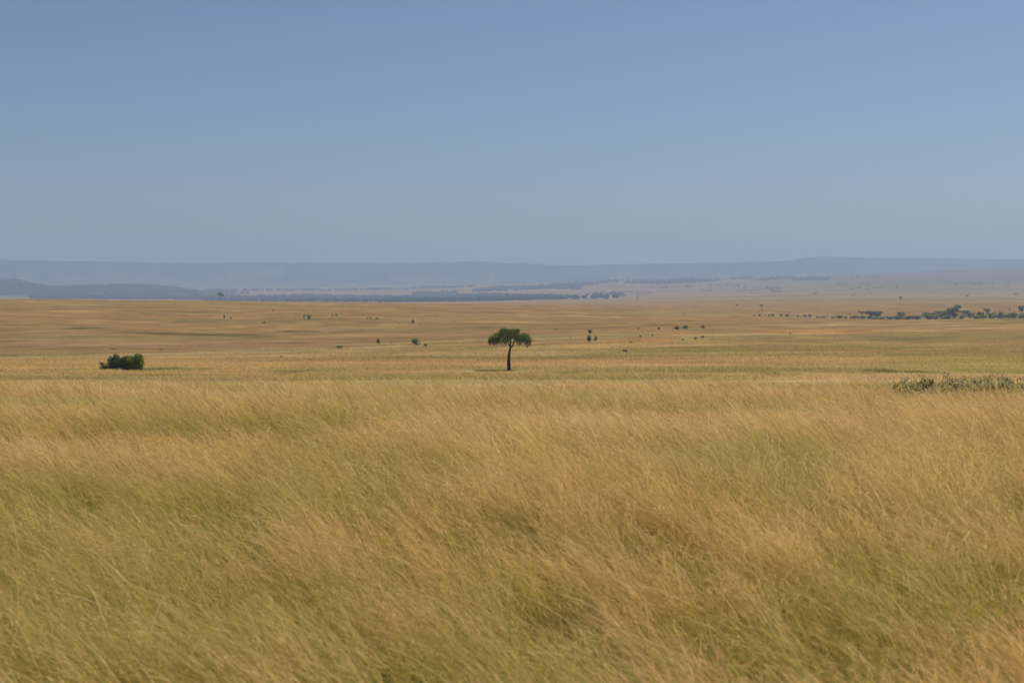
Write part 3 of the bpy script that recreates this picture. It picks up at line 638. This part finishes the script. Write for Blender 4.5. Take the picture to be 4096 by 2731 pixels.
for (u, w, top, lab) in [(u_, w_ * 1.45, t_, l_) for (u_, w_, t_, l_) in [(3282, 14, 1266, 'low bush starting the thicket at its thin left end'), (3298, 16, 1266, 'low bush under the bare shrubby tree'), (3330, 14, 1267, 'tiny bush just right of the bare shrubby tree'), (3361, 38, 1263, 'broad low bush left of the pale bare tree'), (3384, 14, 1266, 'small bush beside a broad low bush'),
                         (3417, 42, 1263, 'long low bush beneath the pale bare tree'), (3449, 30, 1265, 'bush under the sparse low tree'), (3476, 32, 1267, 'dark bush at the foot of the left twin tree'), (3502, 34, 1269, 'green bush between the twin trunks'), (3528, 38, 1268, 'green bush right of the twin trees'),
                         (3560, 46, 1266, 'wide green bush midway between the twins and the single tree'), (3590, 42, 1264, 'green bush left under the single dark tree'), (3630, 62, 1264, 'widest green bush right of the single dark tree'), (3668, 54, 1262, 'pale green bush before the tall clump'), (3717, 48, 1257, 'dark low bush under the broad tree'),
                         (3790, 60, 1262, 'dark low bush between the dense tree and the tallest tree'), (3845, 30, 1259, 'round black-green bush right of the tallest trunk'), (3905, 44, 1262, 'green bush under the mid-height tree'), (3964, 36, 1250, 'upright bush right of the round-headed tree'), (4004, 44, 1248, 'dome-shaped bush near the right edge'),
                         (4032, 30, 1256, 'low bush right of the dome-shaped bush'), (4056, 38, 1248, 'dark bush left of the last slender tree'), (4088, 34, 1254, 'dark bush at the foot of the last slender tree'), (3745, 40, 1264, 'low bush filling below the wide dense tree'), (3930, 30, 1260, 'low bush below the small round tree')]]:
    bush(u, 0, w, 0, lab, G_H, d=HD - 14 - (nb[0] % 5) * 3, top=top - 3)

G_D = 'dark bushes strung across the plain left of the tree line'
for (u, v, w, h, lab) in [(3016, 1264, 12, 7, 'first small dark bush in the string across the plain'), (3038, 1264, 17, 9, 'second dark bush in the string across the plain'), (3077, 1265, 13, 9, 'left of a touching pair of dark bushes in the string'), (3092, 1265, 19, 11, 'right of a touching pair of dark bushes in the string'),
                          (3125, 1266, 21, 10, 'taller of the long double bush in the string'), (3148, 1266, 26, 9, 'flat tail of the long double bush in the string'), (3191, 1267, 21, 7, 'lowest flat dark bush in the string'), (3218, 1268, 23, 9, 'left of the last dark pair in the string'), (3239, 1268, 17, 11, 'rounder right bush of the last dark pair in the string'), (3268, 1270, 18, 6, 'small bush where the string meets the thicket')]:
    bush(u, v, w, h, lab, G_D)
G_M = 'green bushes scattered over the middle slopes'
for (u, v, w, h, lab) in [(897, 1276, 11, 18, 'upright narrow bush below the left ridge tree'), (924, 1277, 9, 12, 'small bush just right of the upright narrow bush'), (1217, 1271, 13, 13, 'small round bush touching a larger one on the left slope'), (1237, 1276, 27, 19, 'largest bush on the left slope, with a small round neighbour'),
                          (1330, 1265, 10, 9, 'paler left bush of a small pair on the left slope'), (1345, 1266, 11, 12, 'darker right bush of a small pair on the left slope'), (1470, 1276, 9, 7, 'tiny bush left of a low green spread'), (1482, 1277, 10, 11, 'upright tiny bush against a low green spread'), (1508, 1276, 28, 6, 'low flat green spread of bush on the left slope'),
                          (1058, 1294, 15, 8, 'little green weed bush alone below the stump'), (1514, 1375, 19, 21, 'dark upright bush left of the lone tree, far from others'), (1357, 1391, 46, 9, 'flat green bush lying in the grass on the left slope'), (1652, 1295, 19, 17, 'round grey-green bush on the slope above the leafy bush'), (1665, 1381, 42, 30, 'large leafy bush left of the lone tree'), (1703, 1384, 18, 9, 'small low bush beside the large leafy bush'),
                          (2360, 1333, 30, 16, 'spreading bush above the twin bushes right of the lone tree'), (2356, 1367, 27, 28, 'larger left bush of the twin bushes right of the lone tree'), (2382, 1364, 17, 21, 'narrow right bush of the twin bushes right of the lone tree'), (2553, 1319, 10, 10, 'small grey-green pointed bush on the right slope'), (2635, 1317, 19, 8, 'low yellowish bush left of the long green bush'),
                          (2708, 1318, 40, 14, 'long low left half of the double bush on the right slope'), (2744, 1316, 34, 16, 'rounder right half of the double bush on the right slope'), (2814, 1313, 25, 13, 'single dome bush right of the double bush'), (2783, 1357, 21, 9, 'small bush in the orange grass, below the dome bush'), (2810, 1352, 19, 10, 'small bush in the orange grass, right of another'), (2730, 1362, 10, 7, 'weedy tuft in the orange grass, leftmost of three'),
                          (2562, 1347, 13, 6, 'faint weed in the orange grass right of the twin bushes'), (2610, 1344, 10, 7, 'faint upright weed in the orange grass'), (3161, 1337, 12, 5, 'tiny brown shrub in the orange grass of the right slope'), (3101, 1500, 10, 9, 'small weed at the foot of the right slope'), (108, 1452, 9, 8, 'small green weed alone at the far left of the plain'), (61, 1425, 15, 4, 'flat dark weed at the far left of the plain'), (2222, 1317, 15, 4, 'thin dark shrub on the slope right above the lone tree'),
                          (4038, 1238, 13, 7, 'small bush on the plain above the right end of the thicket'), (2426, 1198, 26, 7, 'dark low bush at the right end of the valley forest')]:
    bush(u, v, w, h, lab, G_M)
bush(2500, 1408, 33, 12, 'low grey bush in the grass right of the lone tree', meshes=GREY); bush(1240, 1442, 20, 6, 'low purplish-grey shrub in the grass of the left plain', meshes=GREY)

G_W = 'tiny weeds specking the slopes'
for (u, v, w, h) in [(1364, 1224, 6, 4), (1246, 1226, 5, 4), (1125, 1273, 4, 5), (1581, 1287, 8, 4), (1600, 1294, 6, 3), (1125, 1429, 20, 5), (1595, 1371, 4, 4), (1563, 1373, 7, 4), (1742, 1254, 6, 3), (1680, 1297, 8, 3), (2282, 1354, 6, 5), (1898, 1348, 6, 4), (2627, 1231, 4, 3), (2696, 1230, 5, 4), (2781, 1229, 4, 4), (2734, 1257, 9, 3),
                     (2933, 1263, 7, 3), (2954, 1264, 5, 3), (3061, 1263, 5, 4), (3035, 1249, 9, 3), (3051, 1249, 6, 3), (3116, 1432, 8, 5), (2853, 1335, 5, 5), (2828, 1352, 4, 5), (2849, 1357, 8, 4), (2523, 1371, 14, 6), (154, 1448, 4, 4), (744, 1375, 7, 5), (456, 1398, 22, 4), (645, 1399, 20, 4), (175, 1434, 12, 4), (2110, 1390, 18, 5)]:
    bush(u, v, w, h, 'tiny dark weed specking the golden slopes', G_W, parts=False, name='weed')
# distant single shrubs on the far slope
G_S = 'dots of shrub on the hazy far slope'
rngS = np.random.default_rng(44)
for (u0, u1, v0, v1, n) in [(2590, 2960, 1138, 1152, 26), (2810, 2850, 1158, 1165, 4), (2470, 2600, 1166, 1184, 8), (2950, 3125, 1146, 1152, 10), (2930, 3130, 1162, 1170, 12), (3060, 3125, 1150, 1163, 10), (3336, 3480, 1135, 1141, 12), (3400, 3550, 1146, 1158, 10), (3560, 3600, 1148, 1150, 3), (3780, 3830, 1137, 1141, 4), (3850, 3980, 1134, 1139, 9), (4020, 4040, 1136, 1138, 2), (3400, 3620, 1107, 1120, 8)]:
    for q in range(n):
        u = rngS.uniform(u0, u1); v = rngS.uniform(v0, v1)
        bush(u, v, rngS.uniform(7, 17), rngS.uniform(4.0, 7.), 'tiny hazy shrub dotted on the far pale slope', G_S, parts=False, name='shrub', meshes=FARB)

# ------------------------------------------------------------------ the bush clump on the left plain
def big_bush(u, v, w, h, label, clumps, n, colr, leaf, seed):
    rng = np.random.default_rng(seed); p = place(u, v); k = p[1] / F
    o = empty('bush', p - np.array([0, 0, .1])); tag(o, label, 'bush', 'bushes of the clump on the left plain'); V = []; Fc = []; C = []; kk = 0; st = []
    for (cx, cz, rx, rz) in clumps:
        for yy in (-.45, .1, .6):
            c = np.array([cx * k, yy * rx * k * 1.3, cz * k]); pts, dr = blob_points(n, c, (rx * k * 1.1, rx * k, rz * k * 1.05), rng, .15); pts[:, 2] = np.maximum(pts[:, 2], .02)
            v, f, cc = leaves(pts, leaf, .55, colr * rng.uniform(.75, 1.25), rng, .5, dr * .5, .35); V.append(v); Fc.append(f + kk); C.append(cc); kk += len(v)
            for q in range(7):
                a = rng.uniform(-1.9, 1.9) + 1.57; sp = c + np.array([math.cos(a) * rx * k * 1.15, rng.normal(0, .25), math.sin(a) * rz * k * 1.2]); sp[2] = max(sp[2], .15)
                pts, dr = blob_points(11, sp, (.20, .20, .24), rng, .1); v, f, cc = leaves(pts, leaf * .8, .45, colr * rng.uniform(.8, 1.3), rng, .8, None, .35); V.append(v); Fc.append(f + kk); C.append(cc); kk += len(v)
            st.append(tube(np.array([[cx * k * .3, yy * .3, -.1], [cx * k * .7, yy * .4, cz * k * .5], [c[0], c[1], c[2]]]), [.045, .03, .012], 5, .2, rng))
    link('foliage', new_mesh('foliage', np.concatenate(V), np.concatenate(Fc), np.concatenate(C)), M_LEAF, o)
    v, f = join(st); link('stems', new_mesh('stems', v, f, None, True), M_BARK, o)
BG = np.array([.150, .185, .050])
big_bush(458, 1478, 42, 54, 'dark rounded bush left of the middle saplings in the bush clump', [(-2, 38, 18, 15), (8, 32, 15, 17), (-8, 26, 13, 16), (4, 14, 16, 14), (-5, 10, 14, 10), (4, 50, 6, 8)], 95, BG, .26, 61)
big_bush(503, 1480, 34, 52, 'thin open bush in the middle of the bush clump', [(-4, 40, 10, 11), (8, 42, 10, 12), (0, 28, 10, 9), (-6, 8, 13, 9), (8, 9, 14, 10), (-16, 20, 9, 13), (-15, 36, 9, 11), (14, 24, 9, 14)], 62, np.array([.13, .16, .045]), .24, 62)
big_bush(541, 1481, 62, 60, 'largest yellow-green bush at the right end of the bush clump', [(2, 46, 22, 14), (18, 44, 13, 15), (-12, 36, 14, 14), (6, 28, 20, 15), (22, 30, 8, 12), (-4, 14, 20, 14), (16, 10, 11, 10), (10, 58, 9, 6), (-20, 44, 7, 8)], 95, np.array([.255, .275, .048]), .26, 63)
def dead_shrub():
    rng = np.random.default_rng(70); p = place(420, 1478); k = p[1] / F; parts = []; o = empty('dead_shrub', p - np.array([0, 0, .1])); tag(o, 'leafless twiggy shrub at the left of the bush clump', 'shrub')
    for q in range(16):
        x = rng.uniform(-22, 16) * k; hh = rng.uniform(18, 36) * k; b = rng.uniform(-5, 5) * k; y = rng.normal(0, .3)
        pts = [[x * .35, y * .3, -.05], [x * .6, y * .7, hh * .45], [x, y, hh * .8], [x + b, y, hh]]; parts.append(tube(*smooth_path(pts, [.07, .05, .034, .015], 3), 5, .3, rng))
        for s in range(2): a = np.array(pts[2]); parts.append(tube(np.array([a, a + [rng.normal(0, .2), rng.normal(0, .15), rng.uniform(.1, .3)]]), [.026, .012], 4, 0, rng))
    v, f = join(parts); link('branches', new_mesh('branches', v, f, None, True), M_TWIG, o)
    pts, dr = blob_points(420, (0, 0, .28), (24 * k, .6, .34), rng, .2); pts[:, 2] = np.maximum(pts[:, 2], .02)
    top = np.stack([rng.uniform(-24, 16, 60) * k, rng.normal(0, .3, 60), rng.uniform(16, 34, 60) * k], -1); pts = np.concatenate([pts, top])
    v, f, c = leaves(pts, .16, .5, np.array([.085, .085, .045]), rng, .5, None, .3); link('leaves', new_mesh('leaves', v, f, c), M_LEAF, o)
dead_shrub()

# stump on the left slope
def stump():
    p = place(1093, 1245); k = p[1] / F; rng = np.random.default_rng(80)
    v, f = tube(*smooth_path([[0, 0, -.2], [0, 0, 3 * k], [.05, 0, 7 * k], [-.05, 0, 11.5 * k]], [2.6 * k, 2.2 * k, 1.5 * k, .7 * k]), 8, .35, rng)
    o = link('tree_stump', new_mesh('tree_stump', v, f, None, True), M_STUMP); o.location = p; tag(o, 'small dark upright stump alone on the left slope under the ridge', 'stump')
stump()

# ------------------------------------------------------------------ broad-leaved shrub in the grass at the right
def leafy_shrub():
    rng = np.random.default_rng(90); D0 = 32.; o = empty('leafy_shrub', place_d(3880, D0)); o.location.z = float(ground(o.location.x, o.location.y)); ox, oy, oz = o.location
    tag(o, 'broad-leaved green shrub with drooping leaves in the grass at the right edge', 'shrub'); V = []; Fc = []; C = []; kk = 0; st = []
    EDGE = [3610, 3660, 3720, 3800, 3880, 3960, 4040, 4110, 4200]; TOPV = [1548, 1530, 1522, 1519, 1516, 1513, 1517, 1529, 1540]
    for q in range(380):
        dd = D0 + rng.uniform(-4.2, 2.2); u = rng.uniform(3600, 4200); x = (u - CU) / F * dd; z = float(ground(x, dd))
        tz = -(np.interp(u, EDGE, TOPV) - HV) / F * D0 + CAMH - abs(rng.normal(0, .09)) - .06 * abs(dd - D0); 
        if rng.random() < .14: tz += .04 + .13 * rng.random()
        tz = max(tz, z + .35)
        s0 = np.array([x + rng.normal(0, .06), dd, z]); s1 = np.array([x + rng.normal(-.06, .08), dd + rng.normal(0, .06), tz])
        st.append(tube(np.array([s0, s0 * .5 + s1 * .5 + [.02, 0, 0], s1]) - [ox, oy, oz], [.010, .008, .005], 5, .1, rng))
        nl = rng.integers(10, 16); t = np.concatenate([rng.uniform(.62, 1, nl - 4), np.full(4, 1.)]); a = rng.uniform(0, 6.28, nl)
        base = s0 + (s1 - s0) * t[:, None]; out = np.stack([np.cos(a), np.sin(a), np.zeros(nl)], -1); L = rng.uniform(.11, .19, nl); W = L * rng.uniform(.11, .17, nl); rise = rng.uniform(.1, .7, nl) * (t > .9) + rng.uniform(-.1, .3, nl)
        mid = base + out * (L * .5)[:, None] + np.array([0, 0, 1.]) * (L * rise * .5)[:, None]; tip = base + out * (L * .92)[:, None] + np.array([0, 0, 1.]) * (L * (rise * .4 - .45))[:, None]
        sd = np.stack([-np.sin(a), np.cos(a), np.zeros(nl)], -1) * W[:, None]
        v = np.stack([base, mid + sd - [0, 0, .006], tip, mid - sd - [0, 0, .006]], 1) - np.array([ox, oy, oz])
        mm = np.stack([base, mid + [0, 0, -.004], tip], 1)
        shade = np.array([.245, .200, .052]) * rng.uniform(.7, 1.45); yel = rng.random((nl, 1)) < .16
        cc = np.where(yel, np.array([.30, .25, .08]), shade) * (.8 + .4 * rng.random((nl, 1)))
        V.append(v.reshape(-1, 3)); Fc.append(np.arange(nl * 4).reshape(nl, 4) + kk); C.append(np.repeat(cc, 4, 0)); kk += nl * 4
    m = leaf_mat('broad_leaves', .35, gloss=.03)
    link('foliage', new_mesh('foliage', np.concatenate(V), np.concatenate(Fc), np.concatenate(C)), m, o)
    v, f = join(st); link('stems', new_mesh('stems', v, f, None, True), M_TWIG, o)['kind'] = 'stuff'
leafy_shrub()

# low broad-leaved weeds among the front grass
def weed(x, y, label, w, seed):
    rng = np.random.default_rng(seed); o = empty('weed', (x, y, float(ground(x, y)))); tag(o, label, 'weed'); V = []; Fc = []; C = []; kk = 0; st = []
    for q in range(26):
        a = rng.uniform(0, 6.28); r = w * math.sqrt(rng.random()); s0 = np.array([math.cos(a) * r * .7, math.sin(a) * r * .7, 0]); s1 = np.array([math.cos(a) * r - .05, math.sin(a) * r, rng.uniform(.22, .40)])
        st.append(tube(np.array([s0, s0 * .5 + s1 * .5, s1]), [.006, .005, .003], 5, .1, rng)); nl = 9; t = rng.uniform(.3, 1, nl)[:, None]
        v, f, c = leaves(s0 + (s1 - s0) * t + rng.normal(0, .02, (nl, 3)), .085, .42, np.array([.13, .165, .04]), rng, .3, None, .3); V.append(v); Fc.append(f + kk); C.append(c); kk += len(v)
    link('foliage', new_mesh('foliage', np.concatenate(V), np.concatenate(Fc), np.concatenate(C)), M_LEAF, o); v, f = join(st); link('stems', new_mesh('stems', v, f, None, True), M_TWIG, o)
weed(-.30, 7.9, 'dark green leafy weed among the grass at the bottom centre', .42, 1)

# ------------------------------------------------------------------ two birds high at the right
def bird(u, v, D, label, seed, bank):
    rng = np.random.default_rng(seed); p = np.array([(u - CU) / F * D, D, CAMH - (v - HV) / F * D])
    bv, bf = tube(*smooth_path([[-.17, 0, .0], [-.10, 0, .01], [0, 0, 0], [.12, 0, .02], [.17, 0, .03], [.20, 0, .02]], [.012, .035, .05, .035, .03, .006], 3), 8, 0, rng)
    o = link('bird', new_mesh('bird', bv, bf, None, True), M_BIRD); o.location = p; o.rotation_euler = (bank, 0, rng.uniform(0, 3)); tag(o, label, 'bird', 'birds high in the sky')
    for s in (-1, 1):
        ch = [(.06, -.05, 0.), (.075, -.07, .12), (.05, -.06, .26), (.01, -.05, .36)]   # leading, trailing edge x at span
        top = []; 
        for (le, te, sp) in ch: top += [[le, s * (sp + .03), .02 + .35 * sp * .3], [te, s * (sp + .03), .015 + .35 * sp * .3]]
        top = np.array(top); v = np.concatenate([top + [0, 0, .004], top - [0, 0, .004]]); f = []
        for i in range(3): q = 2 * i; f += [[q, q + 1, q + 3, q + 2], [q + 8, q + 10, q + 11, q + 9], [q, q + 2, q + 10, q + 8], [q + 1, q + 9, q + 11, q + 3]]
        f += [[6, 7, 15, 14], [0, 8, 9, 1]]
        link('wing', new_mesh('wing', v, np.array(f)), M_BIRD, o)
bird(3697, 132, 420, 'darker, upper of the two specks of bird in the sky', 1, .5); bird(3673, 168, 560, 'fainter, lower of the two specks of bird in the sky', 2, .2)

# ------------------------------------------------------------------ air
def haze():
    y0, y1, z0, z1 = -60., 17500., -190., 300.
    xs = 19000.
    v = np.array([[-xs, y0, z0], [xs, y0, z0], [xs, y1, z0], [-xs, y1, z0], [-xs, y0, z1], [xs, y0, z1], [xs, y1, z1], [-xs, y1, z1]])
    f = np.array([[0, 3, 2, 1], [4, 5, 6, 7], [0, 1, 5, 4], [1, 2, 6, 5], [2, 3, 7, 6], [3, 0, 4, 7]])
    m, n, l, o = mat('haze_air'); p = n.new('ShaderNodeVolumePrincipled'); p.inputs['Color'].default_value = (.65, .775, .965, 1); p.inputs['Density'].default_value = 1.38e-4; p.inputs['Anisotropy'].default_value = .15
    p.inputs['Density Attribute'].default_value = ''
    l.new(p.outputs[0], o.inputs['Volume'])
    ob = link('haze', new_mesh('haze', v, f), m); tag(ob, 'thin blue haze filling the air over the plain', 'haze', kind='stuff')
haze()

# ------------------------------------------------------------------ light, sky, camera
SUN_EL, SUN_AZ = math.radians(58), math.atan2(.80, .60)      # azimuth from +Y towards +X
sdir = Vector((math.cos(SUN_EL) * math.sin(SUN_AZ), math.cos(SUN_EL) * math.cos(SUN_AZ), math.sin(SUN_EL)))
sl = bpy.data.lights.new('sun', 'SUN'); sl.energy = 4.6; sl.angle = math.radians(.53); sl.color = (1, .955, .88)
so = bpy.data.objects.new('sun', sl); COL.objects.link(so); so.rotation_euler = sdir.to_track_quat('Z', 'Y').to_euler()
w = bpy.data.worlds.new('World'); scene.world = w; w.use_nodes = True; nt = w.node_tree
bg = nt.nodes['Background']; sk = nt.nodes.new('ShaderNodeTexSky'); sk.sky_type = 'NISHITA'; sk.sun_disc = False; sk.sun_elevation = SUN_EL; sk.sun_rotation = SUN_AZ
sk.altitude = 1200; sk.air_density = .93; sk.dust_density = 2.6; sk.ozone_density = 6.0
nt.links.new(sk.outputs[0], bg.inputs['Color']); bg.inputs['Strength'].default_value = .080
cam = bpy.data.cameras.new('camera'); co = bpy.data.objects.new('camera', cam); COL.objects.link(co); co.location = (0, 0, CAMH); co.rotation_euler = (math.pi / 2, 0, 0)
cam.sensor_width = 36; cam.lens = 36 * F / 4096; cam.shift_y = -(1365.5 - HV) / 4096; cam.clip_start = .1; cam.clip_end = 60000
cam.dof.use_dof = True; cam.dof.focus_distance = 150; cam.dof.aperture_fstop = 3.5
scene.camera = co
vs = scene.view_settings; scene.display_settings.display_device = 'sRGB'; vs.view_transform = 'Standard'; vs.look = 'None'; vs.exposure = 0; vs.gamma = 1; vs.use_curve_mapping = False
cy = scene.cycles; cy.max_bounces = 6; cy.diffuse_bounces = 3; cy.glossy_bounces = 1; cy.transmission_bounces = 3; cy.transparent_max_bounces = 4; cy.volume_bounces = 0
cy.caustics_reflective = False; cy.caustics_refractive = False
cy.use_denoising = True
